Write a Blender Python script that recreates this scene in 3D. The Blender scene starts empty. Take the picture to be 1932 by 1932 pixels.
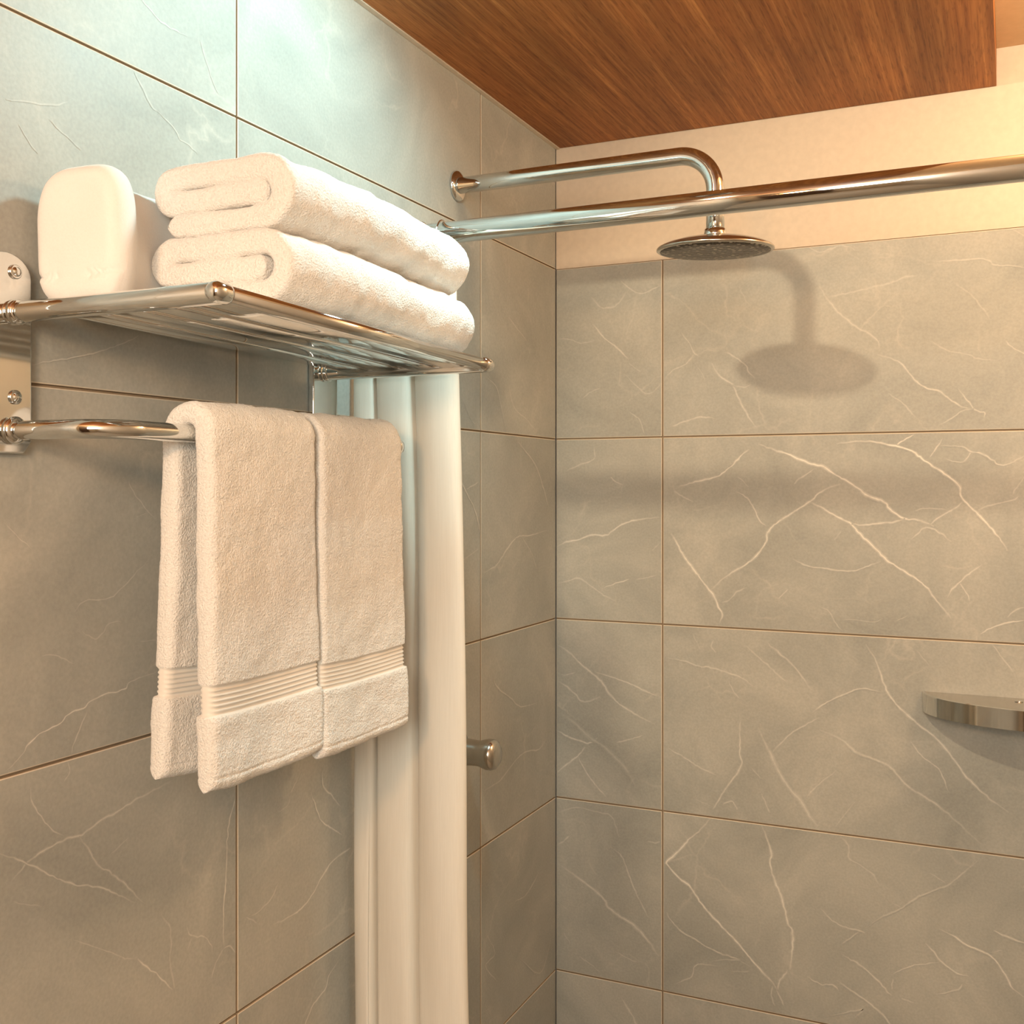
import bpy, bmesh, math, random
from mathutils import Vector, noise
random.seed(7)
C = bpy.context.scene.collection
PI = math.pi

# ---------------------------------------------------------------- camera
# axes: left wall is X=0, shower back wall is Y=0, Z=0 is one tile joint (floor at -1.303)
cam_d = bpy.data.cameras.new('camera')
cam = bpy.data.objects.new('camera', cam_d); C.objects.link(cam)
cam.location = (0.7808, -1.8793, 0.2474)
cam.rotation_euler = (PI/2, 0, 0.4344)
cam_d.sensor_width = 36; cam_d.lens = 2034.57/1932*36
cam_d.shift_y = -47.0/1932; cam_d.clip_start = 0.02
bpy.context.scene.camera = cam

# ---------------------------------------------------------------- world, exposure
w = bpy.data.worlds.new('world'); bpy.context.scene.world = w; w.use_nodes = True
w.node_tree.nodes['Background'].inputs[0].default_value = (1, .8, .6, 1)
w.node_tree.nodes['Background'].inputs[1].default_value = 0.05
vs = bpy.context.scene.view_settings
vs.view_transform = 'Standard'; vs.look = 'None'; vs.gamma = 1; vs.use_curve_mapping = False
vs.exposure = 0.10

# ---------------------------------------------------------------- lights
def light(name, kind, loc, energy, col, **kw):
    d = bpy.data.lights.new(name, kind); d.energy = energy; d.color = col
    for k, v in kw.items():
        if k != 'rot': setattr(d, k, v)
    o = bpy.data.objects.new(name, d); C.objects.link(o); o.location = loc
    if 'rot' in kw: o.rotation_euler = kw['rot']
    return o
# cool recessed downlight in the wooden ceiling over the towel rack
light('cool_downlight', 'SPOT', (0.38, -0.84, 0.872), 19.0, (.60, .97, 1.0), spot_size=math.radians(130), spot_blend=.7, shadow_soft_size=.05,
      rot=Vector((-.52, -.07, -.47)).to_track_quat('-Z', 'Y').to_euler())
# orange fill added behind the camera, warms the left wall and towel ends
light('warm_fill', 'POINT', (0.50, -2.15, 0.50), 17.0, (1, .50, .19), shadow_soft_size=.05)
# warm accent spot turned towards the shower back wall, it throws the shadow of the shower arm
light('warm_accent', 'SPOT', (0.285, -1.31, 0.874), 33.0, (1, .76, .49), spot_size=math.radians(66), spot_blend=.55, shadow_soft_size=.022,
      rot=Vector((.36, 1.34, -.58)).to_track_quat('-Z', 'Y').to_euler())
# warm lamp in the raised ceiling on the right
light('warm_cove_lamp', 'POINT', (1.05, -0.46, 0.84), 10.0, (1, .70, .42), shadow_soft_size=.04)
# broad fill light added behind the camera to lift the whole room
light('room_fill', 'AREA', (1.15, -2.9, 0.55), 33.0, (.96, .96, .87), shape='RECTANGLE', size=1.0, size_y=.7, rot=(PI/2, 0, 0.1))

# ---------------------------------------------------------------- helpers
def mat(name):
    m = bpy.data.materials.new(name); m.use_nodes = True
    nt = m.node_tree; b = nt.nodes['Principled BSDF']
    return m, nt, b
def N(nt, t, **kw):
    n = nt.nodes.new(t)
    for k, v in kw.items():
        if k in n.inputs: n.inputs[k].default_value = v
        else: setattr(n, k, v)
    return n
def ramp(nt, stops):
    r = nt.nodes.new('ShaderNodeValToRGB'); e = r.color_ramp.elements
    while len(e) < len(stops): e.new(.5)
    for el, (p, c) in zip(e, stops):
        el.position = p; el.color = c if len(c) == 4 else (*c, 1)
    return r
def mix(nt, fac, a, b, blend='MIX'):
    n = nt.nodes.new('ShaderNodeMix'); n.data_type = 'RGBA'; n.blend_type = blend
    for i, v in ((0, fac), (6, a), (7, b)):
        if hasattr(v, 'is_linked') or hasattr(v, 'links'): nt.links.new(v, n.inputs[i])
        else: n.inputs[i].default_value = v if i == 0 else (*v, 1)
    return n.outputs[2]

def obj(name, verts, faces, material, parent=None, smooth=False, mats=None, fm=None):
    me = bpy.data.meshes.new(name); me.from_pydata([tuple(v) for v in verts], [], faces); me.update()
    for m in (mats or [material]): me.materials.append(m)
    if fm:
        for p, i in zip(me.polygons, fm): p.material_index = i
    if smooth:
        for p in me.polygons: p.use_smooth = True
    o = bpy.data.objects.new(name, me); C.objects.link(o)
    if parent: o.parent = parent
    return o
def bevel(o, wd, seg=3, ang=30):
    m = o.modifiers.new('bevel', 'BEVEL'); m.width = wd; m.segments = seg; m.limit_method = 'ANGLE'; m.angle_limit = math.radians(ang)
    for p in o.data.polygons: p.use_smooth = True
    m2 = o.modifiers.new('wn', 'WEIGHTED_NORMAL'); m2.keep_sharp = True
    return o
def box_v(x0, x1, y0, y1, z0, z1):
    v = [(x, y, z) for x in (x0, x1) for y in (y0, y1) for z in (z0, z1)]
    f = [(0,1,3,2), (4,6,7,5), (0,4,5,1), (2,3,7,6), (0,2,6,4), (1,5,7,3)]
    return v, f
def box(name, x0, x1, y0, y1, z0, z1, m, parent=None, bev=0, seg=3):
    v, f = box_v(x0, x1, y0, y1, z0, z1)
    o = obj(name, v, f, m, parent)
    if bev: bevel(o, bev, seg)
    return o
def tube(name, pts, r, m, parent=None, seg=32, cap=.0, profile=None):
    """round tube along a list of points; profile: [(distance, radius)] overrides r; ends closed with small domes"""
    pts = [Vector(p) for p in pts]
    rings = []
    up = None
    rad = profile or [r]*len(pts)
    for i, p in enumerate(pts):
        a = pts[max(i-1, 0)]; b = pts[min(i+1, len(pts)-1)]
        d = (b-a).normalized()
        if up is None:
            up = Vector((0, 0, 1)) if abs(d.z) < .9 else Vector((0, 1, 0))
        s = d.cross(up).normalized(); up = s.cross(d).normalized()
        rings.append((p, s, up.copy(), rad[i], d))
    if cap:
        def dome(rg, sgn):
            p, s, u, rr, d = rg; out = []
            for k in range(1, 6):
                t = k/5*PI/2
                out.append((p + d*sgn*cap*math.sin(t), s, u, max(rr*math.cos(t), rr*.02), d))
            return out
        rings = dome(rings[0], -1)[::-1] + rings + dome(rings[-1], 1)
    V = []; F = []
    for p, s, u, rr, d in rings:
        for k in range(seg):
            t = 2*PI*k/seg; V.append(p + s*rr*math.cos(t) + u*rr*math.sin(t))
    for i in range(len(rings)-1):
        for k in range(seg):
            F.append((i*seg+k, i*seg+(k+1) % seg, (i+1)*seg+(k+1) % seg, (i+1)*seg+k))
    F.append(tuple(range(seg))[::-1]); n = (len(rings)-1)*seg; F.append(tuple(range(n, n+seg)))
    o = obj(name, V, F, m, parent, smooth=True)
    for q in o.data.polygons:
        if len(q.vertices) > 4 and not cap: q.use_smooth = False
    return o
def lathe(name, prof, m, parent=None, origin=(0,0,0), axis='Z', seg=48):
    V = []; F = []
    for r, h in prof:
        for k in range(seg):
            t = 2*PI*k/seg; a, b = r*math.cos(t), r*math.sin(t)
            V.append((a, b, h) if axis == 'Z' else (h, a, b) if axis == 'X' else (a, h, b))
    V = [Vector(v)+Vector(origin) for v in V]
    n = len(prof)
    for i in range(n-1):
        for k in range(seg): F.append((i*seg+k, i*seg+(k+1) % seg, (i+1)*seg+(k+1) % seg, (i+1)*seg+k))
    F.append(tuple(range(seg))[::-1]); F.append(tuple(range((n-1)*seg, n*seg)))
    return obj(name, V, F, m, parent, smooth=True)
def thing(name, label, cat, loc, group=None):
    o = bpy.data.objects.new(name, None); C.objects.link(o); o.location = loc; o.empty_display_size = .05
    o['label'] = label; o['category'] = cat
    if group: o['group'] = group
    return o
def tag(o, label, cat, group=None):
    o['label'] = label; o['category'] = cat
    if group: o['group'] = group
    return o
def adopt(root, objs):
    """children are modelled in room coordinates; move them under the empty without shifting them"""
    for o in objs:
        if o.parent is None: o.parent = root; o.location = tuple(-Vector(root.location))
def struct(o): o['kind'] = 'structure'; return o
def crom(pts, n=8):
    out = []
    P = [Vector(p) for p in pts]
    for i in range(len(P)-1):
        p0 = P[max(i-1, 0)]; p1 = P[i]; p2 = P[i+1]; p3 = P[min(i+2, len(P)-1)]
        for k in range(n):
            t = k/n
            out.append(.5*((2*p1)+(p2-p0)*t+(2*p0-5*p1+4*p2-p3)*t*t+(3*p1-p0-3*p2+p3)*t**3))
    out.append(P[-1]); return out

# ---------------------------------------------------------------- materials
def tile_mat():
    m, nt, b = mat('grey_marble_tile'); L = nt.links.new
    tc = N(nt, 'ShaderNodeNewGeometry')
    off = N(nt, 'ShaderNodeAttribute', attribute_name='tile_offset')
    ad = N(nt, 'ShaderNodeVectorMath', operation='ADD'); L(tc.outputs['Position'], ad.inputs[0]); L(off.outputs['Vector'], ad.inputs[1])
    n1 = N(nt, 'ShaderNodeTexNoise', Scale=4.5, Detail=7.0, Roughness=.6, Distortion=.9); L(ad.outputs[0], n1.inputs['Vector'])
    c1 = ramp(nt, [(.30, (.325, .335, .308)), (.50, (.393, .398, .364)), (.70, (.475, .472, .425))]); L(n1.outputs[0], c1.inputs[0])
    n2 = N(nt, 'ShaderNodeTexNoise', Scale=260.0, Detail=2.0); L(ad.outputs[0], n2.inputs['Vector'])
    c2 = ramp(nt, [(.3, (.93, .93, .93)), (.7, (1.05, 1.05, 1.05))]); L(n2.outputs[0], c2.inputs[0])
    base = mix(nt, 1.0, c1.outputs[0], c2.outputs[0], 'MULTIPLY')
    # faint secondary veining everywhere
    nd = N(nt, 'ShaderNodeTexNoise', Scale=7.0, Detail=5.0); L(ad.outputs[0], nd.inputs['Vector'])
    sc = N(nt, 'ShaderNodeVectorMath', operation='SCALE'); L(nd.outputs['Color'], sc.inputs[0]); sc.inputs['Scale'].default_value = .22
    a2 = N(nt, 'ShaderNodeVectorMath', operation='ADD'); L(ad.outputs[0], a2.inputs[0]); L(sc.outputs[0], a2.inputs[1])
    vo = N(nt, 'ShaderNodeTexVoronoi', feature='DISTANCE_TO_EDGE', Scale=7.0); L(a2.outputs[0], vo.inputs['Vector'])
    cv = ramp(nt, [(0.0, (1, 1, 1)), (.010, (.5, .5, .5)), (.035, (0, 0, 0))]); L(vo.outputs[0], cv.inputs[0])
    nm = N(nt, 'ShaderNodeTexNoise', Scale=9.0, Detail=3.0); L(ad.outputs[0], nm.inputs['Vector'])
    cm = ramp(nt, [(.48, (0, 0, 0)), (.70, (.28, .28, .28))]); L(nm.outputs[0], cm.inputs[0])
    fv = N(nt, 'ShaderNodeMath', operation='MULTIPLY'); L(cv.outputs[0], fv.inputs[0]); L(cm.outputs[0], fv.inputs[1])
    base = mix(nt, fv.outputs[0], base, (.68, .64, .56))
    # traced veins
    va = N(nt, 'ShaderNodeAttribute', attribute_name='vein')
    pw = N(nt, 'ShaderNodeMath', operation='POWER'); L(va.outputs['Fac'], pw.inputs[0]); pw.inputs[1].default_value = 1.15
    nb = N(nt, 'ShaderNodeTexNoise', Scale=70.0, Detail=4.0); L(tc.outputs['Position'], nb.inputs['Vector'])
    cb = ramp(nt, [(.30, (.55, .55, .55)), (.55, (1, 1, 1))]); L(nb.outputs[0], cb.inputs[0])
    fm = N(nt, 'ShaderNodeMath', operation='MULTIPLY'); L(pw.outputs[0], fm.inputs[0]); L(cb.outputs[0], fm.inputs[1])
    base = mix(nt, fm.outputs[0], base, (.86, .83, .75))
    L(base, b.inputs['Base Color'])
    r1 = ramp(nt, [(.3, (.46,)*3), (.7, (.56,)*3)]); L(n1.outputs[0], r1.inputs[0]); L(r1.outputs[0], b.inputs['Roughness'])
    b.inputs['Specular IOR Level'].default_value = .38
    bp = N(nt, 'ShaderNodeBump', Strength=.06, Distance=.002); L(n2.outputs[0], bp.inputs['Height']); L(bp.outputs[0], b.inputs['Normal'])
    return m
M = {}
M['tile'] = tile_mat()
def plain(name, col, rough=.6, metal=0, spec=.5, bump=0, bscale=200, dist=.001):
    m, nt, b = mat(name)
    b.inputs['Base Color'].default_value = (*col, 1); b.inputs['Roughness'].default_value = rough
    b.inputs['Metallic'].default_value = metal; b.inputs['Specular IOR Level'].default_value = spec
    g = N(nt, 'ShaderNodeNewGeometry')
    n = N(nt, 'ShaderNodeTexNoise', Scale=bscale, Detail=4.0); nt.links.new(g.outputs['Position'], n.inputs['Vector'])
    lo = tuple(c*.96 for c in col); hi = tuple(min(1, c*1.04) for c in col)
    r = ramp(nt, [(.3, lo), (.7, hi)]); nt.links.new(n.outputs[0], r.inputs[0]); nt.links.new(r.outputs[0], b.inputs['Base Color'])
    if bump:
        bp = N(nt, 'ShaderNodeBump', Strength=bump, Distance=dist); nt.links.new(n.outputs[0], bp.inputs['Height']); nt.links.new(bp.outputs[0], b.inputs['Normal'])
    return m
M['grout'] = plain('tan_grout', (.34, .26, .17), .9, bump=.3, bscale=600)
M['edge'] = plain('tile_edge_highlight', (.66, .60, .50), .6)  # highlight along the tile joints, painted into the bevels as a paler colour
M['plaster'] = plain('cream_plaster', (.64, .55, .44), .75, bump=.15, bscale=90)
M['ceiling'] = plain('warm_ceiling_paint', (.62, .42, .24), .8, bump=.1, bscale=60)
M['wallpaint'] = plain('beige_wall_paint', (.54, .51, .46), .8, bump=.1, bscale=60)
M['floor'] = plain('grey_floor_tile', (.42, .38, .32), .5, bscale=6)
M['darkwood'] = plain('dark_door_wood', (.07, .04, .025), .4, bscale=8)
M['chrome'] = plain('polished_chrome', (.72, .735, .725), .07, 1.0, bscale=30)
M['steel'] = plain('brushed_steel', (.58, .55, .50), .20, 1.0, bscale=40)
M['blackgap'] = plain('dark_joint', (.03, .025, .02), .6)
def wood():
    m, nt, b = mat('walnut_veneer'); L = nt.links.new
    g = N(nt, 'ShaderNodeNewGeometry')
    mp = N(nt, 'ShaderNodeMapping'); mp.inputs['Scale'].default_value = (1.0, .016, 1.0); L(g.outputs['Position'], mp.inputs[0])
    n1 = N(nt, 'ShaderNodeTexNoise', Scale=170.0, Detail=8.0, Roughness=.62, Distortion=.0); L(mp.outputs[0], n1.inputs['Vector'])
    c1 = ramp(nt, [(.27, (.22, .068, .018)), (.45, (.33, .118, .030)), (.58, (.42, .165, .045)), (.75, (.62, .285, .09))]); L(n1.outputs[0], c1.inputs[0])
    mp2 = N(nt, 'ShaderNodeMapping'); mp2.inputs['Scale'].default_value = (1.0, .16, 1.0); L(g.outputs['Position'], mp2.inputs[0])
    n2 = N(nt, 'ShaderNodeTexNoise', Scale=16.0, Detail=3.0, Distortion=.1); L(mp2.outputs[0], n2.inputs['Vector'])
    c2 = ramp(nt, [(.3, (.72, .72, .72)), (.7, (1.15, 1.15, 1.15))]); L(n2.outputs[0], c2.inputs[0])
    mp3 = N(nt, 'ShaderNodeMapping'); mp3.inputs['Scale'].default_value = (1.0, .07, 1.0); L(g.outputs['Position'], mp3.inputs[0])
    n3 = N(nt, 'ShaderNodeTexNoise', Scale=420.0, Detail=3.0); L(mp3.outputs[0], n3.inputs['Vector'])
    c3 = ramp(nt, [(.35, (.55, .5, .45)), (.47, (1, 1, 1))]); L(n3.outputs[0], c3.inputs[0])
    x = mix(nt, 1.0, c1.outputs[0], c2.outputs[0], 'MULTIPLY'); x = mix(nt, .6, x, c3.outputs[0], 'MULTIPLY')
    L(x, b.inputs['Base Color']); b.inputs['Roughness'].default_value = .55; b.inputs['Specular IOR Level'].default_value = .3
    bp = N(nt, 'ShaderNodeBump', Strength=.25, Distance=.001); L(n3.outputs[0], bp.inputs['Height']); L(bp.outputs[0], b.inputs['Normal'])
    return m
M['wood'] = wood()
def terry(name, strength):
    m, nt, b = mat(name); L = nt.links.new
    g = N(nt, 'ShaderNodeTexCoord')
    n = N(nt, 'ShaderNodeTexNoise', Scale=520.0, Detail=2.0, Roughness=.6); L(g.outputs['Object'], n.inputs['Vector'])
    r = ramp(nt, [(.30, (.75, .73, .685)), (.50, (.82, .805, .765)), (.72, (.86, .85, .81))] if strength > .5 else [(.3, (.82, .80, .76)), (.5, (.83, .815, .775)), (.7, (.84, .825, .785))]); L(n.outputs[0], r.inputs[0])
    bd = N(nt, 'ShaderNodeAttribute', attribute_name='band')
    L(mix(nt, bd.outputs['Fac'], r.outputs[0], (.78, .75, .69)), b.inputs['Base Color'])
    b.inputs['Roughness'].default_value = .95; b.inputs['Specular IOR Level'].default_value = .1
    b.inputs['Sheen Weight'].default_value = .35; b.inputs['Sheen Roughness'].default_value = .5
    iv = N(nt, 'ShaderNodeMath', operation='SUBTRACT'); iv.inputs[0].default_value = 1.0; L(bd.outputs['Fac'], iv.inputs[1])
    st = N(nt, 'ShaderNodeMath', operation='MULTIPLY'); L(iv.outputs[0], st.inputs[0]); st.inputs[1].default_value = strength
    bp = N(nt, 'ShaderNodeBump', Distance=.0022); L(n.outputs[0], bp.inputs['Height']); L(st.outputs[0], bp.inputs['Strength']); L(bp.outputs[0], b.inputs['Normal'])
    return m
M['terry'] = terry('white_terry_cotton', .9)
M['terrysoft'] = terry('white_soft_terry', .12)
def curtain_mat():
    m, nt, b = mat('cream_curtain_fabric'); L = nt.links.new
    g = N(nt, 'ShaderNodeNewGeometry')
    mp = N(nt, 'ShaderNodeMapping'); mp.inputs['Scale'].default_value = (1, 1, .02); L(g.outputs['Position'], mp.inputs[0])
    n = N(nt, 'ShaderNodeTexNoise', Scale=900.0, Detail=2.0); L(mp.outputs[0], n.inputs['Vector'])
    r = ramp(nt, [(.3, (.84, .80, .71)), (.7, (.89, .85, .76))]); L(n.outputs[0], r.inputs[0]); L(r.outputs[0], b.inputs['Base Color'])
    b.inputs['Roughness'].default_value = .8; b.inputs['Specular IOR Level'].default_value = .2
    tr = N(nt, 'ShaderNodeBsdfTranslucent'); tr.inputs[0].default_value = (.75, .66, .52, 1)
    ms = N(nt, 'ShaderNodeMixShader'); ms.inputs[0].default_value = .14
    L(b.outputs[0], ms.inputs[1]); L(tr.outputs[0], ms.inputs[2]); L(ms.outputs[0], nt.nodes['Material Output'].inputs[0])
    return m
M['curtain'] = curtain_mat()
def nozzle_mat():
    m, nt, b = mat('perforated_spray_plate'); L = nt.links.new
    g = N(nt, 'ShaderNodeTexCoord')
    mp = N(nt, 'ShaderNodeMapping'); mp.inputs['Scale'].default_value = (1, 1, .0); L(g.outputs['Object'], mp.inputs[0])
    v = N(nt, 'ShaderNodeTexVoronoi', Scale=105.0, Randomness=.55); L(mp.outputs[0], v.inputs['Vector'])
    r = ramp(nt, [(.22, (.50, .44, .36)), (.36, (.03, .025, .02)), (.55, (.09, .075, .06))]); L(v.outputs['Distance'], r.inputs[0]); L(r.outputs[0], b.inputs['Base Color'])
    b.inputs['Metallic'].default_value = .5; b.inputs['Roughness'].default_value = .35
    bp = N(nt, 'ShaderNodeBump', Strength=.8, Distance=.002, invert=True); L(v.outputs['Distance'], bp.inputs['Height']); L(bp.outputs[0], b.inputs['Normal'])
    return m
M['nozzle'] = nozzle_mat()

# ---------------------------------------------------------------- veins of the marble (wall coordinates in mm)
VB = """4.8 0.5 127,628 146,611 160,602 174,600 195,608 205,611
7.8 0.35 72,601 89,581 113,579 127,588 139,605
5.8 0.6 74,551 98,522 120,505 144,481
3.9 0.3 144,475 167,456
4.8 0.3 134,457 160,431 179,417 195,423 206,436
4.7 0.4 242,525 258,504 267,486 276,481
6.7 0.4 267,484 251,467 231,459 213,444
2.8 0.3 272,462 283,446 287,433
5.6 0.5 322,485 339,476 357,462 365,447 374,438
7.4 0.5 298,467 313,443 335,427 346,403 361,374 378,350
4.6 0.3 335,427 355,422 369,427
5.7 0.5 222,356 251,365 278,372 305,369
4.9 0.35 3,527 28,524 50,516 77,519
4.9 0.35 55,413 70,424 89,431
3.9 0.4 146,385 165,369 174,344
3.7 0.2 346,600 359,573 369,562
5.4 0.35 443,662 460,660 484,646 502,650 522,654 544,644
7.9 0.35 498,568 528,573 567,579 602,586 621,593 640,593
7.1 0.4 482,590 498,564 518,539 542,517 563,504 577,491 581,478
6.1 0.6 577,468 610,455 629,432 640,419 653,409 672,404 688,391 706,377 725,373
5.1 0.5 701,407 714,389 726,372 741,366 739,358
4.3 0.4 725,374 706,369 692,358 672,348
5.1 0.4 662,615 690,613 739,612 755,601 783,597 802,591
5 0.4 771,480 783,467 802,455
5.1 0.3 660,486 685,469 714,461 732,453 760,449
5.2 0.35 594,403 619,384 636,361
5 0.3 771,662 802,640
6.8 0.25 697,577 721,555 739,532 748,514
6.8 0.7 3,135 18,144 45,149 74,159 96,158 110,164 125,176 146,184 169,189 202,193
5.9 0.35 21,277 50,290 76,299 77,322
4.9 0.5 108,267 118,258 132,252
5.9 0.4 2,64 25,72 48,77 72,63 96,48 120,37
4.9 0.7 96,62 118,70 146,79
3.9 0.4 158,79 179,83 199,89
6.5 0.8 240,248 269,257 305,265 322,275 339,290 352,303 365,313
4.7 0.4 229,241 247,230 265,221
8.5 0.9 224,164 236,146 247,125 267,99 285,76 302,55 311,36 317,23 313,8
8.2 0.8 298,66 324,90 355,110 378,129 393,150 397,169 410,184 431,198 449,210 470,224 482,236 496,245 518,252
4.6 0.4 345,265 355,256 365,247
5.5 0.6 342,240 361,228 374,209 382,190 395,179
5.6 0.4 316,43 331,50 344,65 361,72
3.8 0.3 188,132 205,148
5.5 0.5 415,55 432,72
8.9 1 380,322 414,310 431,304 466,289 490,282 512,267 538,252 563,233 587,224 598,210 619,196 644,193 666,183
5.4 0.5 440,251 453,263 476,278
7.9 0.9 470,221 478,218 502,204 522,193 536,185 550,169 571,149 590,129 610,115 634,100 653,85 673,58 692,35
6.2 0.7 536,186 552,184 579,187 600,189 621,195
5.2 0.8 606,316 621,326 636,334
7.7 1 512,321 559,324 594,318 627,309 644,296 666,280 688,264 704,248 706,233 716,219 734,201 755,176 766,161 774,147
6 0.6 708,223 697,213 677,201 657,185
6 0.5 629,161 640,171 651,181 666,178 681,169 692,158
4.3 0.5 634,208 657,213 685,211
4.3 0.6 659,296 668,310 679,328
4.3 0.5 681,294 706,287 717,298 721,305
5.1 0.6 675,315 708,312 719,305 732,302 748,294 760,284 773,283 802,299
5 0.5 730,211 750,219 782,227 790,233
5 0.4 780,235 789,250 802,270
5.4 0.6 439,125 451,118 472,111 492,110 516,107 544,108 567,118 583,123
5.1 0.6 685,68 694,84 705,96 721,111 737,124
4.3 0.6 703,93 714,77 719,64
5 0.7 734,12 750,23 771,32 802,38
5 0.5 773,41 785,53 802,59
4.5 0.4 484,45 502,35 510,18 522,6
4.4 0.3 512,24 544,25 571,23 587,30
3.5 0.4 608,27 625,36
4.5 0.3 508,158 520,174
8.8 0.6 3,-49 28,-63 52,-84 77,-101 96,-118 108,-135 127,-151 160,-168 195,-182
6.8 0.6 77,-95 113,-103 148,-112 176,-123 199,-131
6.9 0.5 6,-118 23,-128 40,-140 50,-151 65,-151 89,-140
4 0.4 11,-106 23,-105 40,-98
6.9 0.6 2,-210 23,-220 48,-226 65,-229 84,-218
13.7 0.3 8,-177 40,-195 65,-216 94,-231 122,-253 141,-271 158,-298
6.9 0.6 2,-291 23,-272 44,-255 60,-237
5.9 0.6 45,-256 62,-284 82,-307 101,-325
4.8 0.5 120,-222 146,-214 172,-204
5.6 0.5 215,-60 251,-64 274,-71 296,-72 324,-78 350,-85 372,-99
4.7 0.3 263,-13 272,-30 278,-43
5.6 0.4 302,-22 298,-35 307,-45
5.5 0.4 359,-29 382,-49 410,-72 431,-90
7.3 0.5 395,-21 410,-33 431,-50 451,-71 471,-99
5.7 0.5 218,-223 247,-235 274,-250 307,-261
7.4 0.6 349,-152 348,-190 349,-218 352,-237 339,-260 322,-285 307,-311 300,-323
12.7 0.5 380,-170 401,-213 414,-239 431,-266 453,-289 467,-312 482,-328
5.4 0.5 405,-210 431,-180 461,-158 486,-142
4.6 0.4 369,-241 386,-259
5.5 0.4 386,-284 395,-304 401,-316
4.7 0.4 329,-91 335,-108 348,-122
4.7 0.3 267,-307 296,-317
5.6 0.5 318,-310 335,-305 344,-319
7.8 0.7 559,-14 575,-41 585,-70 596,-96 614,-117 639,-139 662,-155 682,-175 699,-197 719,-224 748,-249 776,-267
5.3 0.6 474,-134 493,-119 522,-102 551,-89 583,-92
8.8 0.5 484,-164 520,-177 546,-197 575,-205 598,-216 624,-243 652,-258 687,-281 736,-324
4.3 0.6 629,-169 649,-194 672,-210 687,-246
4.5 0.4 460,-284 484,-256 514,-228
5.9 0.4 752,-2 764,-20 783,-45
5.2 0.3 639,-20 659,-43
11.7 0.55 11,-464 33,-476 60,-490 82,-503 96,-514 106,-528 127,-540 151,-550 169,-564 188,-583 202,-601
8.5 0.95 296,-339 278,-361 256,-383 238,-405 218,-426 218,-433 238,-452 258,-464 274,-485 291,-504 311,-522 329,-537 350,-556 369,-576 391,-596 407,-610 414,-619
9.1 0.8 386,-340 395,-358 403,-386 401,-403 407,-426 418,-452 426,-478 431,-500 439,-515 439,-541 437,-562 435,-579
5.6 0.6 216,-517 222,-529 242,-547 269,-558 294,-569 318,-575 344,-579 367,-589
4.7 0.5 231,-645 249,-634 263,-625 267,-608 278,-600 309,-598
3.7 0.4 298,-591 326,-583 355,-580
3.7 0.4 335,-602 365,-597
6 0.5 3,-427 18,-416 28,-406
5.8 0.5 108,-415 127,-426 136,-440 144,-459 155,-486 169,-511 181,-534
5.9 0.35 3,-367 40,-352 89,-355 110,-358 120,-377 125,-395
4.8 0.4 179,-396 195,-396 204,-392
4 0.3 16,-589 30,-609
3.9 0.4 48,-629 70,-639 89,-651
3.9 0.4 120,-607 141,-614 162,-619
7.7 0.5 129,-688 141,-704 151,-717 160,-732 174,-746
6.4 0.6 414,-619 418,-603 431,-582
5.5 0.5 405,-614 403,-632 410,-649
5.5 0.5 412,-619 424,-644
6.2 0.4 518,-339 532,-355 532,-374 552,-385 571,-397 579,-412
4.4 0.25 508,-328 544,-276
5.2 0.4 559,-488 587,-463 613,-447 638,-425 664,-409 688,-395 712,-370 732,-349
4.4 0.4 600,-438 615,-444
4.3 0.35 659,-380 683,-394
5.3 0.5 486,-466 502,-482 522,-491 552,-494 559,-496
4.5 0.4 548,-496 520,-522
6.2 0.6 520,-538 544,-548 563,-559 583,-576 594,-588 600,-592
4.4 0.5 602,-564 600,-582
4.3 0.6 602,-556 619,-544 640,-534 673,-524
5.2 0.7 653,-496 664,-508 681,-525 703,-537 719,-537
5.9 0.8 673,-469 694,-477 716,-489 746,-497 762,-512 774,-531 782,-545 802,-558
5.9 0.6 753,-457 771,-464 802,-471
3.4 0.4 748,-495 767,-487
5.4 0.6 464,-586 484,-595 506,-593 516,-601
7 0.6 512,-583 532,-594 556,-607 575,-618 589,-629 598,-640 610,-651
4.3 0.5 666,-577 699,-564 708,-551
4.3 0.5 615,-593 636,-598
4.4 0.4 492,-649 542,-629 556,-624 540,-641"""
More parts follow.
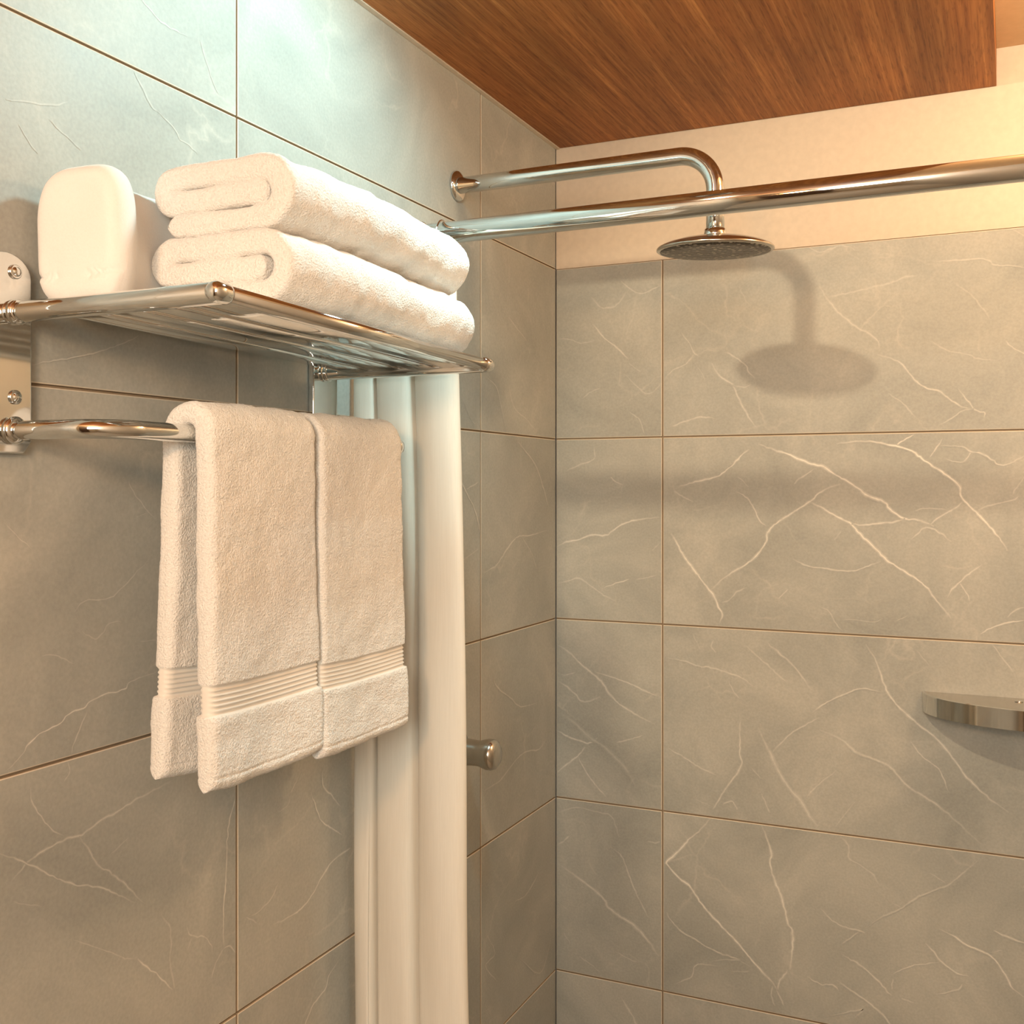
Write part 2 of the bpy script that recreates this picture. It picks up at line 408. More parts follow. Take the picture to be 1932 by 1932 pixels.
VL = """4.9 0.55 -1025,-53 -1042,-56 -1068,-58 -1082,-61 -1100,-65 -1120,-67 -1134,-72 -1146,-74 -1160,-73 -1173,-74 -1187,-76 -1202,-80 -1210,-86 -1220,-91
2.8 0.6 -1199,-16 -1198,-30 -1190,-42 -1177,-59 -1163,-69
3.4 0.6 -1233,-63 -1217,-73 -1203,-81 -1187,-93 -1175,-102 -1159,-112 -1146,-119 -1129,-126 -1112,-135 -1093,-148 -1076,-160
4.6 0.5 -1145,-75 -1134,-90 -1123,-108 -1107,-121 -1092,-134 -1079,-148 -1063,-166
4.1 0.8 -922,-86 -924,-94 -934,-118 -938,-136 -940,-173 -943,-205 -945,-234 -944,-253
3.7 0.7 -1072,-217 -1059,-230 -1041,-248 -1023,-268
2.6 0.35 -1152,-167 -1123,-186 -1092,-207 -1076,-215
4.9 0.35 -1039,-187 -1028,-200 -1025,-217 -1027,-235 -1023,-255 -1018,-274
3.4 0.5 -1003,-210 -998,-219 -988,-227 -979,-229 -967,-241 -962,-253
2.8 0.4 -994,-225 -1001,-235
3.4 0.5 -944,-256 -956,-266 -965,-281
3.5 0.6 -944,-256 -934,-258 -923,-269
2.5 0.3 -1084,-94 -1107,-104
2.3 0.3 -1218,-109 -1206,-116 -1187,-124
2.9 0.9 -1224,5 -1207,16 -1201,23 -1187,29 -1165,35 -1159,40 -1140,43 -1129,49 -1100,51 -1088,52 -1081,57 -1045,62
2.4 0.6 -1136,39 -1144,24 -1151,12 -1154,4
2.4 0.5 -1158,-2 -1157,-12 -1163,-20
2.1 0.5 -1084,255 -1077,242 -1067,232 -1048,215
1.6 0.4 -1074,218 -1060,221
2.5 0.5 -1057,175 -1081,158 -1100,145 -1118,141 -1138,142 -1151,134
2.5 0.4 -1142,114 -1123,105 -1109,117 -1093,118
1.8 0.5 -1226,217 -1212,204 -1197,192
1.9 0.4 -1187,98 -1169,95 -1151,85
2.1 0.4 -1069,95 -1045,93
2.5 0.6 -808,-101 -824,-118
2.5 0.3 -824,-118 -829,-130 -852,-134
4 0.6 -758,-106 -758,-124 -738,-143 -719,-162
4 0.8 -782,-127 -773,-147 -761,-168 -738,-184 -714,-200
4.6 0.7 -695,-221 -702,-222 -735,-226 -758,-237 -779,-253 -800,-262 -824,-264 -857,-262
3 0.5 -846,-216 -863,-231 -884,-237 -900,-238
3 0.5 -907,-235 -887,-249
3.9 0.7 -722,-357 -745,-368 -751,-380 -776,-389 -788,-398 -794,-406 -800,-412
2.7 0.6 -1068,730 -1063,728 -1054,724 -1045,719 -1026,717 -1001,718
2.7 0.5 -1044,626 -1033,621 -1019,615 -1012,607 -997,604 -986,600
4.2 0.3 -1076,654 -1066,644 -1054,630 -1044,626
3.4 0.3 -982,720 -972,702 -959,680 -951,674
2.4 0.3 -1179,576 -1168,570 -1151,564 -1144,558
2.3 0.3 -1212,562 -1204,552 -1192,542
2.9 0.3 -1225,580 -1199,585 -1172,591 -1157,600
3.6 0.6 -294,427 -257,413 -239,382 -220,341
3.8 0.4 -212,427 -189,386 -132,366 -98,350
4.9 0.6 -173,327 -98,288 -63,250 -36,211
5.5 0.6 -308,108 -257,118 -212,145 -173,161 -123,161 -45,168
3.8 0.4 -157,161 -115,130 -89,97
4.2 0.7 -388,259 -369,241 -335,207 -318,172
3.4 0.5 -369,244 -322,256
3.4 0.4 -388,130 -322,149
2.5 0.4 -395,405 -356,359 -335,348
3.8 0.4 -212,538 -132,505
4.5 0.5 -272,-57 -260,-83 -203,-114 -160,-137 -88,-143
4.7 0.5 -303,-247 -244,-245 -178,-225 -134,-221 -79,-229 -50,-217
4.7 0.5 -79,-451 -107,-464 -143,-474 -186,-469
4.3 0.5 -299,-481 -264,-528 -299,-535 -252,-581
4.9 0.4 -169,-572 -98,-627 -60,-635 -21,-589
2 0.5 -1201,354 -1175,361 -1145,368 -1113,378 -1085,389 -1070,397"""
def vein_mesh(text, seed):
    """soft-edged ribbons (offset value across the width) lying in the tile face: u, z in metres"""
    out = []
    for li, ln in enumerate(text.strip().splitlines()):
        f = ln.split(); wd = float(f[0])/1000; st = float(f[1])
        pts = [Vector((float(a)/1000, float(b)/1000, 0)) for a, b in (q.split(',') for q in f[2:])]
        c = crom(pts, 6); q = []
        for i, p in enumerate(c):
            s = 130.0
            q.append(p + Vector((noise.noise(Vector((p.x*s, p.y*s, seed+li))), noise.noise(Vector((p.y*s, p.x*s, seed+li+9))), 0))*.0016)
        V = []; W = []
        n = len(q)
        for i, p in enumerate(q):
            d = (q[min(i+1, n-1)]-q[max(i-1, 0)])
            if d.length < 1e-6: d = Vector((1, 0, 0))
            d.normalize(); t = Vector((-d.y, d.x, 0))
            e = min(1, min(i, n-1-i)/(n*.18+1e-6)); e = .25+.75*e
            h = wd*.5*(.75+.5*noise.noise(Vector((i*.21, li*3.1, seed))))*(.5+.5*e)
            for k, a in ((-1, 0), (-.3, .55), (0, 1), (.3, .55), (1, 0)):
                V.append(p+t*h*k); W.append(a*st*e)
        F = []
        for i in range(n-1):
            for k in range(4): F.append((i*5+k, i*5+k+1, i*5+k+6, i*5+k+5))
        out.append((V, W, F, .00012+.000004*li))
    return out
def tiled_wall(name, us, zs, to3, veins, seed):
    """us, zs: joint positions. to3(u, z, h) -> point, h = height above the grout. one mesh: grout bed, bevelled tiles, veins"""
    V = []; F = []; FM = []; VE = []; OF = []
    def add(pts, off=(0, 0, 0), ve=None):
        b = len(V); V.extend(pts); OF.extend([off]*len(pts)); VE.extend(ve or [0]*len(pts)); return b
    def quad(a, b_, c, d, m): F.append((a, b_, c, d)); FM.append(m)
    T = .0035; g = .0010; bv = .0017
    u0, u1, z0, z1 = us[0], us[-1], zs[0], zs[-1]
    b = add([to3(u0, z0, 0), to3(u1, z0, 0), to3(u1, z1, 0), to3(u0, z1, 0)]); quad(b, b+1, b+2, b+3, 1)
    rnd = random.Random(seed)
    for i in range(len(us)-1):
        for j in range(len(zs)-1):
            off = (rnd.uniform(-20, 20), rnd.uniform(-20, 20), rnd.uniform(-20, 20))
            a0, a1, c0, c1 = us[i]+g, us[i+1]-g, zs[j]+g, zs[j+1]-g
            rings = []
            for ins, h in ((0, 0), (0, T-bv), (bv*.25, T-bv*.25), (bv*.85, T)):
                rings.append(add([to3(a0+ins, c0+ins, h), to3(a1-ins, c0+ins, h), to3(a1-ins, c1-ins, h), to3(a0+ins, c1-ins, h)], off))
            for k in range(3):
                for e in range(4): quad(rings[k]+e, rings[k]+(e+1) % 4, rings[k+1]+(e+1) % 4, rings[k+1]+e, 2 if k == 2 else 1)
            r = rings[3]; quad(r, r+1, r+2, r+3, 0)
    offs = {}
    rnd = random.Random(seed)
    for i in range(len(us)-1):
        for j in range(len(zs)-1): offs[i, j] = (rnd.uniform(-20, 20), rnd.uniform(-20, 20), rnd.uniform(-20, 20))
    for vv, ww, ff, dh in veins:
        cu = sum(v.x for v in vv)/len(vv); cz = sum(v.y for v in vv)/len(vv)
        i = max([k for k in range(len(us)-1) if us[k] <= cu] or [0]); j = max([k for k in range(len(zs)-1) if zs[k] <= cz] or [0])
        lo_u, hi_u, lo_z, hi_z = us[i]+g+bv, us[i+1]-g-bv, zs[j]+g+bv, zs[j+1]-g-bv
        P = [to3(min(max(v.x, lo_u), hi_u), min(max(v.y, lo_z), hi_z), T+dh) for v in vv]
        b = add(P, offs[i, j], ww)
        for f in ff: quad(*(b+k for k in f), 0)
    o = obj(name, V, F, None, mats=[M['tile'], M['grout'], M['edge']], fm=FM)
    a = o.data.attributes.new('vein', 'FLOAT', 'POINT'); a.data.foreach_set('value', VE)
    a = o.data.attributes.new('tile_offset', 'FLOAT_VECTOR', 'POINT'); a.data.foreach_set('vector', [c for t in OF for c in t])
    return struct(o)
ZS = [-1.303, -.9925, -.6618, -.3366, 0.0, .3378, .6581]
T = .0035
YS = [-3.1, -2.734, -2.129, -1.524, -.9219, -.3168, 0.0]
tiled_wall('wall_left', YS, ZS+[.945], lambda u, z, h: Vector((h-T, u, z)), vein_mesh(VL, 3), 11)
tiled_wall('wall_back', [0.0, .2084, .8135, 1.30], ZS, lambda u, z, h: Vector((u, T-h, z)), vein_mesh(VB, 5), 23)
struct(box('wall_back_upper', 0, 1.30, .0015, .06, .6581, 1.0, M['plaster']))
struct(box('wall_right', 1.30, 1.36, -3.1, .06, -1.303, 1.0, M['wallpaint']))
struct(box('wall_front', -.06, 1.36, -3.16, -3.1, -1.303, 1.0, M['wallpaint']))
struct(box('floor', -.06, 1.36, -3.16, .06, -1.36, -1.303, M['floor']))
struct(box('ceiling', -.06, 1.36, -3.16, .06, .945, 1.0, M['ceiling']))
struct(box('wall_left_core', -.06, -.0036, -3.16, .06, -1.303, 1.0, M['wallpaint']))
struct(box('unseen_door_1', .15, .75, -3.1, -3.06, -1.303, .72, M['darkwood'], bev=.004))  # out of view, added so the chrome has dark streaks to reflect
# lowered wooden ceiling over the shower
soffit = struct(box('ceiling_panel', .0095, .758, -1.95, -.001, .885, .944, M['wood']))
struct(box('trim_1', .0005, .0085, -1.95, -.001, .8835, .944, M['plaster']))

# ---------------------------------------------------------------- recessed ceiling lights (just outside the frame)
def ceiling_light(x, y, z, label):
    t = thing('ceiling_light', label, 'ceiling light', (x, y, z))
    prof = [(.045, 0), (.047, -.003), (.043, -.006), (.034, -.004), (.032, .0)]
    adopt(t, [lathe('rim', prof, M['steel'], origin=(x, y, z))])
    return t

# ---------------------------------------------------------------- towels
def ribbon_towel(name, path, half, y0, y1, label, terryness=1.0, ny=120, endr=.008, ext=None, band=None, wob=1.0, seed=0, material=None, sag=None, endf=.2):
    """thick cloth following path (list of (x, z)), spread from y0 to y1. half(i, s) -> half thickness; band(s) -> 0..1"""
    pts = [Vector((p[0], 0, p[1])) for p in path]
    S = [0]
    for a, b in zip(pts, pts[1:]): S.append(S[-1]+(b-a).length)
    n = len(pts); V = []; BD = []
    rows = []
    L = y1-y0
    ends = 7
    ys = []
    for k in range(ends+1):
        t = k/ends*PI/2; ys.append((y0+endr*(1-math.sin(t)) if 0 else y0+endr*(1-math.sin(t)), math.cos(PI/2-t)))
    ys = [(y0+endr*(1-math.cos(k/ends*PI/2)), math.sin(k/ends*PI/2)) for k in range(ends+1)]
    mid = [(y0+endr+(L-2*endr)*k/ny, 1.0) for k in range(1, ny)]
    ye = [(y1-endr*(1-math.cos(k/ends*PI/2)), math.sin(k/ends*PI/2)) for k in range(ends, -1, -1)]
    prof = ys+mid+ye
    nrm = []
    for i in range(n):
        d = (pts[min(i+1, n-1)]-pts[max(i-1, 0)]).normalized(); nrm.append(Vector((-d.z, 0, d.x)))
    inset = .0015
    for (y, f) in prof:
        up = []; dn = []
        f2 = endf+(1-endf)*f
        for i in range(n):
            h = half(S[i], S[-1])*f2
            e = ext(S[i], S[-1]) if ext else 0
            yy = y + (y-(y0+y1)/2)/(L/2)*e
            p = pts[i].copy(); p.y = yy
            if sag: p += sag(S[i], S[-1], (yy-y0)/L)
            up.append(p+nrm[i]*h); dn.append(p-nrm[i]*h)
            bd = band(S[i], S[-1]) if band else 0
            BD.append(bd)
        for i in range(n): BD.append(band(S[i], S[-1]) if band else 0)
        rows.append(up+dn[::-1])
    m = 2*n
    for r in rows: V += r
    F = []
    for j in range(len(rows)-1):
        for k in range(m):
            F.append((j*m+k, (j+1)*m+k, (j+1)*m+(k+1) % m, j*m+(k+1) % m))
    for j, flip in ((0, False), (len(rows)-1, True)):
        for i in range(n-1):
            q = (j*m+i, j*m+i+1, j*m+m-2-i, j*m+m-1-i); F.append(q if flip else q[::-1])
    # fix band ordering for the lower side
    BD2 = []
    one = [band(S[i], S[-1]) if band else 0 for i in range(n)]
    for _ in rows: BD2 += one+one[::-1]
    me = bpy.data.meshes.new(name); me.from_pydata([tuple(v) for v in V], [], F); me.update()
    bm = bmesh.new(); bm.from_mesh(me); bmesh.ops.recalc_face_normals(bm, faces=bm.faces); bm.to_mesh(me); bm.free()
    ns = [v.normal.copy() for v in me.vertices]
    FA = [max(0, (f-.35)/.65) for _, f in prof for _k in range(m)]
    for v, nn, bd, fa in zip(me.vertices, ns, BD2, FA):
        p = v.co; q = Vector((p.x+seed, p.y, p.z))
        a = noise.noise(q*28)*.0016*wob + noise.noise(q*70)*.0007*wob
        fz = (noise.noise(q*420)*.00055 + noise.noise(q*900)*.0004)*terryness
        v.co = p + nn*fa*(a*(1-.6*bd)+fz*(1-.9*bd))
    at = me.attributes.new('band', 'FLOAT', 'POINT'); at.data.foreach_set('value', BD2)
    me.materials.append(material or M['terry'])
    for p in me.polygons: p.use_smooth = True
    o = bpy.data.objects.new(name, me); C.objects.link(o)
    tag(o, label, 'towel')
    return o
def dense(pts, step):
    out = [pts[0]]
    for a, b in zip(pts, pts[1:]):
        d = math.dist(a, b); k = max(1, round(d/step))
        for i in range(1, k+1): out.append((a[0]+(b[0]-a[0])*i/k, a[1]+(b[1]-a[1])*i/k))
    return out

def folded_towel(name, xl, xr, z0, th, y0, y1, label, seed, sl=0):
    """three layers: top wraps round the right side to the bottom, middle tucked inside"""
    t = th/3.0; h = t*.5
    hb = h*1.05
    zb, zm, zt = z0+h, z0+3*h, z0+5*h
    R = th/2-h                       # outer wrap radius (centre line)
    cx = xr-h-R
    P = []
    P += [(xl+.012, zb)]
    P += [(cx, zb)]
    for k in range(1, 16):
        a = -PI/2+PI*k/16; P.append((cx+R*math.cos(a)*1.0, z0+th/2+R*math.sin(a)))
    P += [(cx, zt), (xl+h+h*.6, zt)]
    for k in range(1, 10):
        a = PI/2+PI*k/10; P.append((xl+h+h*.6+h*1.25*math.cos(a), z0+4*h+h*math.sin(a)))
    P += [(xl+h+h*.6, zm), (cx-.006, zm), (cx+.006, zm+.0005)]
    P = dense(P, .0026)
    def half(s, S):
        e = min(s, S-s); r = hb
        return r*math.sqrt(max(.04, 1-(1-min(e/r, 1))**2)) if e < r else r
    def sag(s, S, v):
        # the pile relaxes: slightly fuller in the middle, far end a little lower
        return Vector((.004*math.sin(v*PI)+.002*math.sin(v*7+seed), 0, -.0065*v + .0012*math.sin(v*5+seed)))
    return ribbon_towel(name, P, half, y0, y1, label, ny=125, endr=.006, endf=.42, wob=1.5, seed=seed, sag=sag)
TS = .4042
folded_towel('folded_towel', .078, .229, TS, .0655, -1.132, -.79, 'thick white folded bath towel, lower of the two stacked on the chrome shelf', 0)
folded_towel('folded_towel', .080, .227, TS+.0672, .0655, -1.128, -.797, 'thick white folded bath towel, upper of the two stacked on the chrome shelf', 5.3)

# rolled towel standing against the wall: rounded-square roll
def roll_towel():
    V = []; F = []
    ny = 70; seg = 110
    y0, y1 = -1.205, -.84
    rows = []
    for k in range(9):
        a = k/8*PI/2; rows.append((y0+.016*(1-math.cos(a)) if k else y0, .80+.20*math.sin(a)))
    rows = [(y0+.014*(1-math.sin((1-k/8)*0+k/8*PI/2)) , 0) for k in range(0)] + [(y0+.014*(1-math.cos(k/8*PI/2)), 1-.0135/.05*(1-math.sin(k/8*PI/2))) for k in range(9)]
    rows += [(y0+.014+(y1-y0-.028)*k/ny, 1) for k in range(1, ny)]
    rows += [(y1-.014*(1-math.cos(k/8*PI/2)), 1-.0135/.05*(1-math.sin(k/8*PI/2))) for k in range(8, -1, -1)]
    def ring(y, f):
        t = min(max((y+1.19)/.05, 0), 1); t = t*t*(3-2*t)
        hw = .0495*(1-t)+.033*t; cx = .056*(1-t)+.0385*t
        hh = .060*(1-t)+.057*t; cz = .4035+hh
        return [Vector((cx+sx*(hw-(1-f)*.05), y, cz+sz*(hh-(1-f)*.05))) for sx, sz in shape]
    shape = []
    for k in range(seg):
        a = 2*PI*k/seg; c, s = math.cos(a), math.sin(a); e = 2/3.6
        shape.append((math.copysign(abs(c)**e, c), math.copysign(abs(s)**e, s)))
    R = [ring(y, f) for y, f in rows]
    # near and far end caps: concentric rings
    front = []
    c = sum(R[0], Vector())/seg
    for k in range(1, 12):
        q = 1-k/12; front.append([c+(p-c)*q for p in R[0]])
    cb = sum(R[-1], Vector())/seg
    back = [[cb+(p-cb)*(1-k/6) for p in R[-1]] for k in range(1, 6)]
    R = front[::-1]+R+back
    for r in R: V += r
    for j in range(len(R)-1):
        for k in range(seg): F.append((j*seg+k, (j+1)*seg+k, (j+1)*seg+(k+1) % seg, j*seg+(k+1) % seg))
    F.append(tuple(range(seg))); F.append(tuple(range((len(R)-1)*seg, len(R)*seg))[::-1])
    me = bpy.data.meshes.new('rolled_towel'); me.from_pydata([tuple(v) for v in V], [], F); me.update()
    bm = bmesh.new(); bm.from_mesh(me); bmesh.ops.recalc_face_normals(bm, faces=bm.faces); bm.to_mesh(me); bm.free()
    ns = [v.normal.copy() for v in me.vertices]
    for v, nn in zip(me.vertices, ns):
        q = v.co + Vector((3, 1, 0)); a = noise.noise(q*25)*.0016
        # flap crease low on the near end
        if v.co.y < -1.195:
            zc = .4265-.0035*math.cos((v.co.x-.056)/.045*1.6)+.003
            dz = v.co.z-zc
            a -= .0030*math.exp(-(dz/.0014)**2) - (.0012 if dz < 0 else 0)
        v.co = v.co+nn*a
    me.materials.append(M['terrysoft'])
    for p in me.polygons: p.use_smooth = True
    o = bpy.data.objects.new('rolled_towel', me); C.objects.link(o)
    tag(o, 'smooth white rolled towel lying against the wall at the back of the shelf', 'towel')
roll_towel()

# hanging towels
BX, BZ, BR = .110, .2955, .0082
def hanging_towel(name, y0, y1, zf, zb, bf, bb, label, seed, hf=.0105, xshift=0.0):
    h = hf; R = BR+h+.0006
    P = [(BX+R+.004, zf), (BX+R+.002, zf+.10), (BX+R, BZ-.06), (BX+R, BZ)]
    for k in range(1, 20):
        a = PI*k/20; P.append((BX+R*math.cos(a), BZ+R*math.sin(a)))
    P += [(BX-R, BZ), (BX-R, BZ-.08), (BX-R-.004, zb+.08), (BX-R-.006, zb)]
    P = dense(P, .0011)
    def zfun(s, S): return s, S-s
    def bandw(s, S):
        a, b = s+zf, S-s+zb      # height on the front / back leaf
        def w(z, r): return 1.0 if r[0] < z < r[1] else 0.0
        return max(w(a, bf) if s < S*.45 else 0, w(b, bb) if s > S*.55 else 0)
    def half(s, S):
        e = min(s, S-s); r = h
        v = r
        z = (s+zf) if s < S/2 else (S-s+zb); rg = bf if s < S/2 else bb
        if rg[0] < z < rg[1]:
            t = (z-rg[0])/(rg[1]-rg[0])
            v = r-.0026+.0013*math.cos(t*2*PI*6)
        elif z <= rg[0]: v = r+.0011*min(1, (rg[0]-z)/.004)
        else: v = r+.0004
        if abs(e-.0125) < .0018: v -= .0011*(1-abs(e-.0125)/.0018)
        if e < r: v *= math.sqrt(max(.04, 1-(1-e/r)**2))
        return v
    def ext(s, S):
        z = (s+zf) if s < S/2 else (S-s+zb); rg = bf if s < S/2 else bb
        return .0022 if z < rg[0] else (-.001 if z < rg[1] else 0)
    def sag(s, S, v):
        front = s < S/2
        z = (s+zf) if front else (S-s+zb)
        k = min(1, max(0, (BZ-z)/.30))
        yshift = .012*k*(-1 if False else 0)
        return Vector((.0035*k*math.sin(v*5.5+seed)*(1 if front else -1), (-.004 if v < .5 else .003)*k*abs(v-.5)*2, -.004*k*math.sin(v*PI)))
    return ribbon_towel(name, P, half, y0, y1, label, ny=72, endr=.008, ext=ext, band=bandw, wob=1.1, seed=seed, sag=sag)
hanging_towel('hand_towel', -1.128, -.968, -.022, -.016, (.045, .072), (.058, .084), 'longer white hand towel with ribbed border, hanging on the left of the towel bar', 1.7)
hanging_towel('hand_towel', -.960, -.797, -.030, -.026, (.040, .066), (.048, .074), 'shorter white hand towel with ribbed border, hanging on the bar next to the curtain', 8.1)

# ---------------------------------------------------------------- towel rack
CH, ST = M['chrome'], M['steel']
rack = thing('towel_rack', 'polished chrome wall towel rack with slatted shelf and lower hanging bar', 'towel rack', (0, -.99, .36))
parts = []
def plate(yc):
    # rounded back plate with bevelled rim
    w2 = .026; z0, z1 = .276, .447
    out = []
    n = 14
    for k in range(n+1):
        a = PI*k/n; out.append((yc+w2*math.cos(a), z1-w2*.8+w2*.8*math.sin(a)))
    out += [(yc-w2, z0+.010), (yc-w2+.008, z0), (yc+w2-.008, z0), (yc+w2, z0+.010)]
    V = []; F = []; m = len(out)
    for x in (.0001, .0085):
        V += [(x, y, z) for y, z in out]
    F.append(tuple(range(m))); F.append(tuple(range(m, 2*m))[::-1])
    for k in range(m): F.append((k, m+k, m+(k+1) % m, (k+1) % m))
    o = obj('wall_plate', V, [f[::-1] for f in F], CH); bevel(o, .0018, 3, 35); parts.append(o)
    for z in (.431, .324):
        s = lathe('screw', [(.0062, .0), (.0062, .0015), (.0052, .0022), (.0046, .0020), (.0038, .0034), (.0015, .0044), (.0002, .0046)], CH, o, origin=(.0085, yc+.008, z), axis='X', seg=24)
    return o
YN, YF = -1.231, -.763
p1 = plate(YN); p2 = plate(YF)
SX = .229
def SZ(y): return .3925-.0180*(y+.99)      # the shelf dips a touch towards its far end
AR = .0089
def arm(yc, name='side_arm'):
    t = tube(name, [(.0085, yc, SZ(yc)), (SX, yc, SZ(yc))], AR, CH, cap=.003)
    parts.append(t)
    c = lathe('collar', [(.0108, 0), (.0108, .004), (.0098, .006), (.0083, .0065)], CH, t, origin=(.0085, yc, SZ(yc)), axis='X')
    return t
arm(YN+.009); arm(YF)
# ball ends and front bar
parts.append(tube('front_bar', [(SX, YN+.009, SZ(YN)), (SX, YF, SZ(YF))], .0070, CH))
for y in (YN+.009, YF):
    a = .0005
    parts.append(lathe('end_cap', [(.0003, -.0125), (.004, -.0122), (.0066, -.0105), (.0082, -.0075), (.0086, -.003), (.0086, .004), (.0078, .0075), (.0060, .009)], CH, origin=(SX, y, SZ(y)), axis='Y') if y < -1 else
                 lathe('end_cap', [(.0060, -.009), (.0078, -.0075), (.0086, -.004), (.0086, .003), (.0082, .0075), (.0066, .0105), (.004, .0122), (.0003, .0125)], CH, origin=(SX, y, SZ(y)), axis='Y'))
# shelf slats: flattened rails
def slat(x, hw, hh):
    V = []; F = []; seg = 28; n = 2
    prof = []
    for k in range(seg):
        a = 2*PI*k/seg; c, s = math.cos(a), math.sin(a); e = 2/2.6
        prof.append((x+hw*math.copysign(abs(c)**e, c), hh*math.copysign(abs(s)**e, s)))
    for y in (YN+.008, YF-.004): V += [(p[0], y, SZ(y)+.0014+p[1]) for p in prof]
    for k in range(seg): F.append((k, (k+1) % seg, seg+(k+1) % seg, seg+k))
    F.append(tuple(range(seg))[::-1]); F.append(tuple(range(seg, 2*seg)))
    o = obj('shelf_slat', V, [f[::-1] for f in F], CH, smooth=True); parts.append(o)
for x, hw in ((.190, .0184), (.146, .0184), (.102, .0184), (.058, .0184)): slat(x, hw, .0042)
# lower bar: leaves the near plate, bends, runs to the far end
path = [(.0085, YN+.006, BZ), (.060, YN+.006, BZ)]
rr = .042
for k in range(0, 13):
    a = PI/2*k/12; path.append((BX-rr+rr*math.sin(a), YN+.006+rr-rr*math.cos(a), BZ))
path += [(BX, -1.0, BZ), (BX, -.80, BZ), (BX, -.772, BZ)]
hb = tube('hanging_bar', path, BR, CH, cap=.004); parts.append(hb)
lathe('end_cap', [(.0085, -.006), (.0108, -.004), (.0112, .002), (.0100, .007), (.006, .0100), (.0004, .011)], CH, hb, origin=(BX, -.768, BZ), axis='Y')
lathe('collar', [(.0120, 0), (.0120, .004), (.0105, .006), (.0085, .007)], CH, hb, origin=(.0085, YN+.006, BZ), axis='X')
fa = tube('side_arm', [(.0085, YF-.014, BZ), (BX, YF-.014, BZ)], .0070, CH, cap=.002); parts.append(fa)
lathe('collar', [(.013, 0), (.013, .006), (.010, .010), (.0075, .012)], CH, fa, origin=(.0085, YF-.014, BZ), axis='X')
adopt(rack, parts)

# ---------------------------------------------------------------- curtain rod and curtain
rod = thing('shower_curtain_rod', 'long chrome curtain rod running across above the shower entrance', 'curtain rod', (0, -.68, .568))
rp = [tube('rod', [(.002, -.68, .568), (.5, -.68, .568), (1.298, -.68, .568)], .0137, CH, seg=48)]
rp.append(lathe('flange', [(.026, .0005), (.026, .004), (.022, .008), (.016, .012), (.0145, .020)], CH, origin=(0, -.68, .568), axis='X'))
rp.append(lathe('flange', [(.0145, -.020), (.016, -.012), (.022, -.008), (.026, -.004), (.026, -.0005)], CH, origin=(1.30, -.68, .568), axis='X'))
adopt(rod, rp)
def curtain():
    prof = [(.006, -.690), (.010, -.704), (.022, -.712), (.033, -.708), (.0375, -.672), (.041, -.700), (.050, -.708), (.068, -.712), (.084, -.706),
            (.0925, -.674), (.0965, -.700), (.106, -.712), (.124, -.720), (.143, -.714), (.153, -.698), (.152, -.678), (.140, -.662), (.128, -.668), (.118, -.655)]
    c = crom([(x, y, 0) for x, y in prof], 9)
    zs = [.552-.03*k for k in range(62)]; zs = [z for z in zs if z > -1.28]
    V = []; F = []; n = len(c)
    for j, z in enumerate(zs):
        k = (.45-z)/.9
        for i, p in enumerate(c):
            s = 1+.125*max(0, k)+.006*math.sin(z*9+1)
            gather = 1 if z < .48 else .75+.25*(.552-z)/.072
            wob = .0018*math.sin(z*11+i*.12)
            yb = -.695+(p.y+.695)*(.38+.15*max(0, k))*gather
            V.append((p.x*s + (.0025*math.sin(z*6+.5) if p.x > .03 else 0), yb+wob, z))
    for j in range(len(zs)-1):
        for i in range(n-1): F.append((j*n+i, j*n+i+1, (j+1)*n+i+1, (j+1)*n+i))
    o = obj('shower_curtain', V, F, M['curtain'], smooth=True)
    m = o.modifiers.new('thickness', 'SOLIDIFY'); m.thickness = .0009
    tag(o, 'cream fabric shower curtain gathered in soft pleats against the left wall', 'shower curtain')
    return o
cu = curtain()
for k, x in enumerate((.128, .100, .072, .045, .016)):
    pts = [(x, -.68+.0185*math.cos(2*PI*i/28), .5605+.0235*math.sin(2*PI*i/28)) for i in range(29)]
    r = tube('curtain_ring', pts, .0013, CH, seg=8)
    tag(r, ['first small chrome curtain ring on the rod, farthest from the wall', 'second small chrome curtain ring on the rod, counted from its free end', 'middle one of the five small chrome curtain rings on the rod', 'fourth small chrome curtain ring, second from the left wall', 'last small chrome curtain ring, beside the left wall'][k], 'curtain ring', 'curtain rings on the rod')

# ---------------------------------------------------------------- shower arm and head
sh = thing('rain_shower', 'chrome rain shower with a round head on a long bent arm from the left wall', 'shower', (0, -.40, .713))
HX, AY, AZ = .406, -.40, .7135
pr = .0125; rb = .052
path = [(.006, AY, AZ), (.1, AY, AZ), (.2, AY, AZ), (HX-rb, AY, AZ)]
for k in range(1, 17):
    a = PI/2*k/16; path.append((HX-rb+rb*math.sin(a), AY, AZ-rb+rb*math.cos(a)))
path += [(HX, AY, .63), (HX, AY, .600)]
sp = [tube('shower_arm', path, pr, CH, seg=48)]
sp.append(lathe('flange', [(.0235, .0005), (.0238, .003), (.0215, .0058), (.0165, .0075), (.0135, .008)], CH, origin=(0, AY, AZ), axis='X'))
sp.append(lathe('neck', [(.0115, .606), (.0150, .6055), (.0152, .601), (.0160, .5985), (.0155, .594)], CH, origin=(HX, AY, 0)))
hr = .081
rs = lathe('head', [(.014, .5985), (.022, .5965), (.038, .5935), (.055, .590), (.070, .5855), (.0785, .5815), (.081, .5790), (.0808, .5768), (.0790, .5755), (.0765, .5752), (.0755, .5756)], M['steel'], origin=(HX, AY, 0), seg=72)
sp.append(rs)
lathe('spray_plate', [(.0762, .5756), (.0757, .5748), (.05, .5746), (.02, .5745), (.0005, .5745)], M['nozzle'], rs, origin=(HX, AY, 0), seg=72)
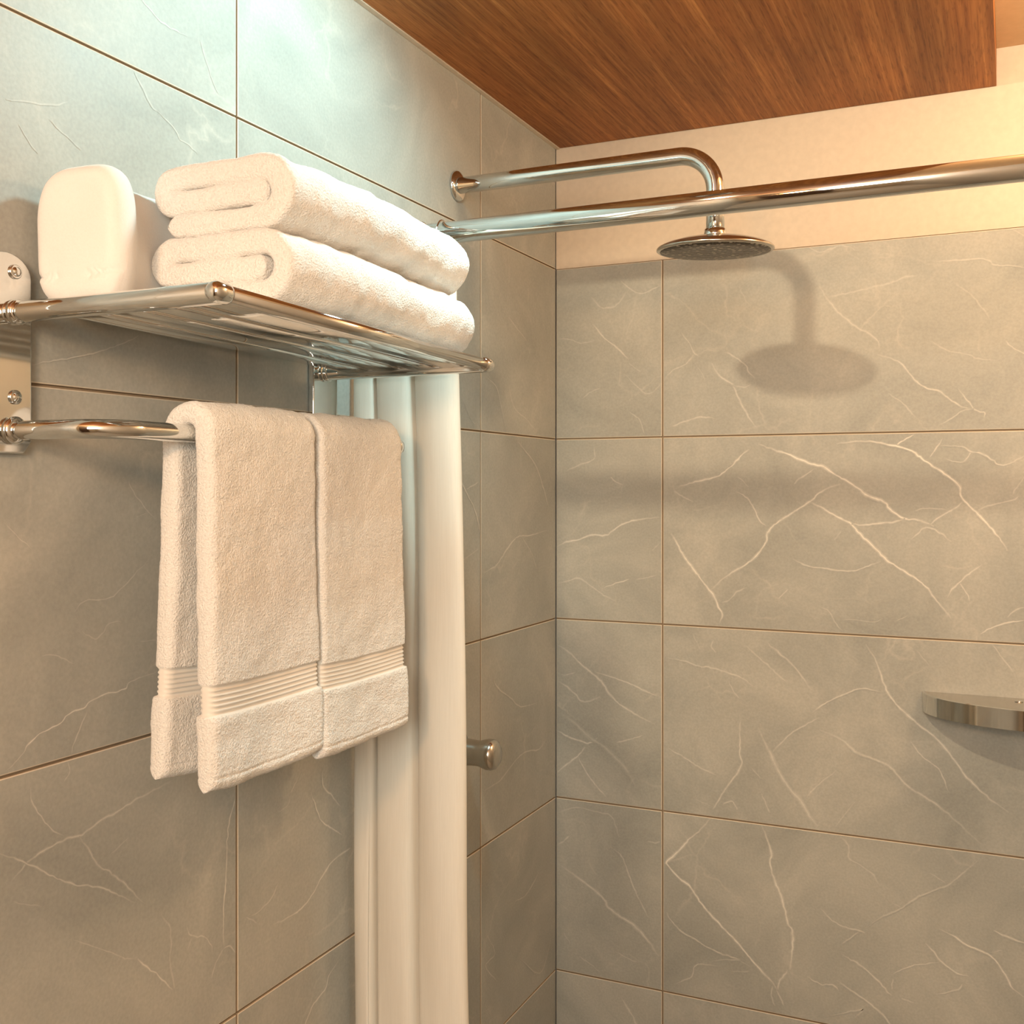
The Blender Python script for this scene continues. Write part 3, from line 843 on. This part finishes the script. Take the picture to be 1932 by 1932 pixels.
def tilt(o):
    from mathutils import Matrix
    c = Vector((HX, AY, .600)); R = Matrix.Rotation(math.radians(3.0), 3, Vector((math.cos(.4344), math.sin(.4344), 0)))
    for v in o.data.vertices: v.co = c + R @ (v.co-c)
tilt(rs); [tilt(c) for c in rs.children]
adopt(sh, sp)

# ---------------------------------------------------------------- mixer knob
kn = thing('shower_valve', 'brushed steel round shower knob on the wall beside the curtain', 'shower valve', (0, -.40, -.161))
kp = [lathe('escutcheon', [(.034, .0003), (.034, .003), (.030, .006), (.018, .008)], M['steel'], origin=(0, -.40, -.161), axis='X'),
      lathe('handle', [(.0205, .006), (.0205, .018), (.0195, .034), (.0195, .040), (.0215, .0465), (.0235, .054), (.0235, .061), (.0215, .0665), (.016, .0705), (.008, .0722), (.0005, .0727)], M['steel'], origin=(0, -.40, -.161), axis='X')]
adopt(kn, kp)

# ---------------------------------------------------------------- soap shelf
so = thing('soap_shelf', 'curved chrome soap shelf on the back wall at the right edge', 'soap shelf', (.83, 0, -.09))
def dshape(a, b, n=64, inset=0):
    pts = []
    for k in range(n+1):
        t = PI+PI*k/n; c, s = math.cos(t), math.sin(t)
        pts.append((.83+(a-inset)*c, (b-inset)*math.copysign(abs(s)**.95, s)))
    return pts
outer = dshape(.182, .113); inner = dshape(.182, .113, inset=.0030)
V = []; F = []; n = len(outer)
zt, zb_ = -.084, -.118
for ring, z in ((outer, zb_+.003), (outer, zt-.001), (inner, zt), (inner, zt-.0025), (inner, zb_+.003)): V += [(x, min(y, -.0003), z) for x, y in ring]
for a, b in ((0, 1), (1, 2), (2, 3)):
    for k in range(n-1): F.append((a*n+k, a*n+k+1, b*n+k+1, b*n+k))
for k in range(n-1): F.append((0*n+k+1, 0*n+k, 4*n+k, 4*n+k+1))
F.append(tuple(3*n+k for k in range(n)))
F.append(tuple(4*n+k for k in range(n))[::-1])
rim = obj('rim', V, F[:-2], M['chrome'], smooth=True)
m = rim.modifiers.new('es', 'EDGE_SPLIT'); m.split_angle = math.radians(50)
tray = obj('tray', [(x, min(y, -.0003), z) for z in (zt-.0018, zt-.004) for x, y in dshape(.182, .113, inset=.0031)],
           [tuple(range(n)), tuple(range(n, 2*n))[::-1]]+[(k, k+1, n+k+1, n+k)[::-1] for k in range(n-1)], M['steel'])
sc1 = lathe('screw', [(.006, 0), (.006, .0012), (.004, .0022), (.0004, .0026)], CH, tray, origin=(.790, -.030, zt-.0018), seg=20)
adopt(so, [rim, tray])

ceiling_light(.38, -.84, .885, 'round recessed ceiling light in the wooden panel above the towel shelf')
ceiling_light(.285, -1.31, .885, 'round recessed ceiling light in the wooden panel nearest the doorway')
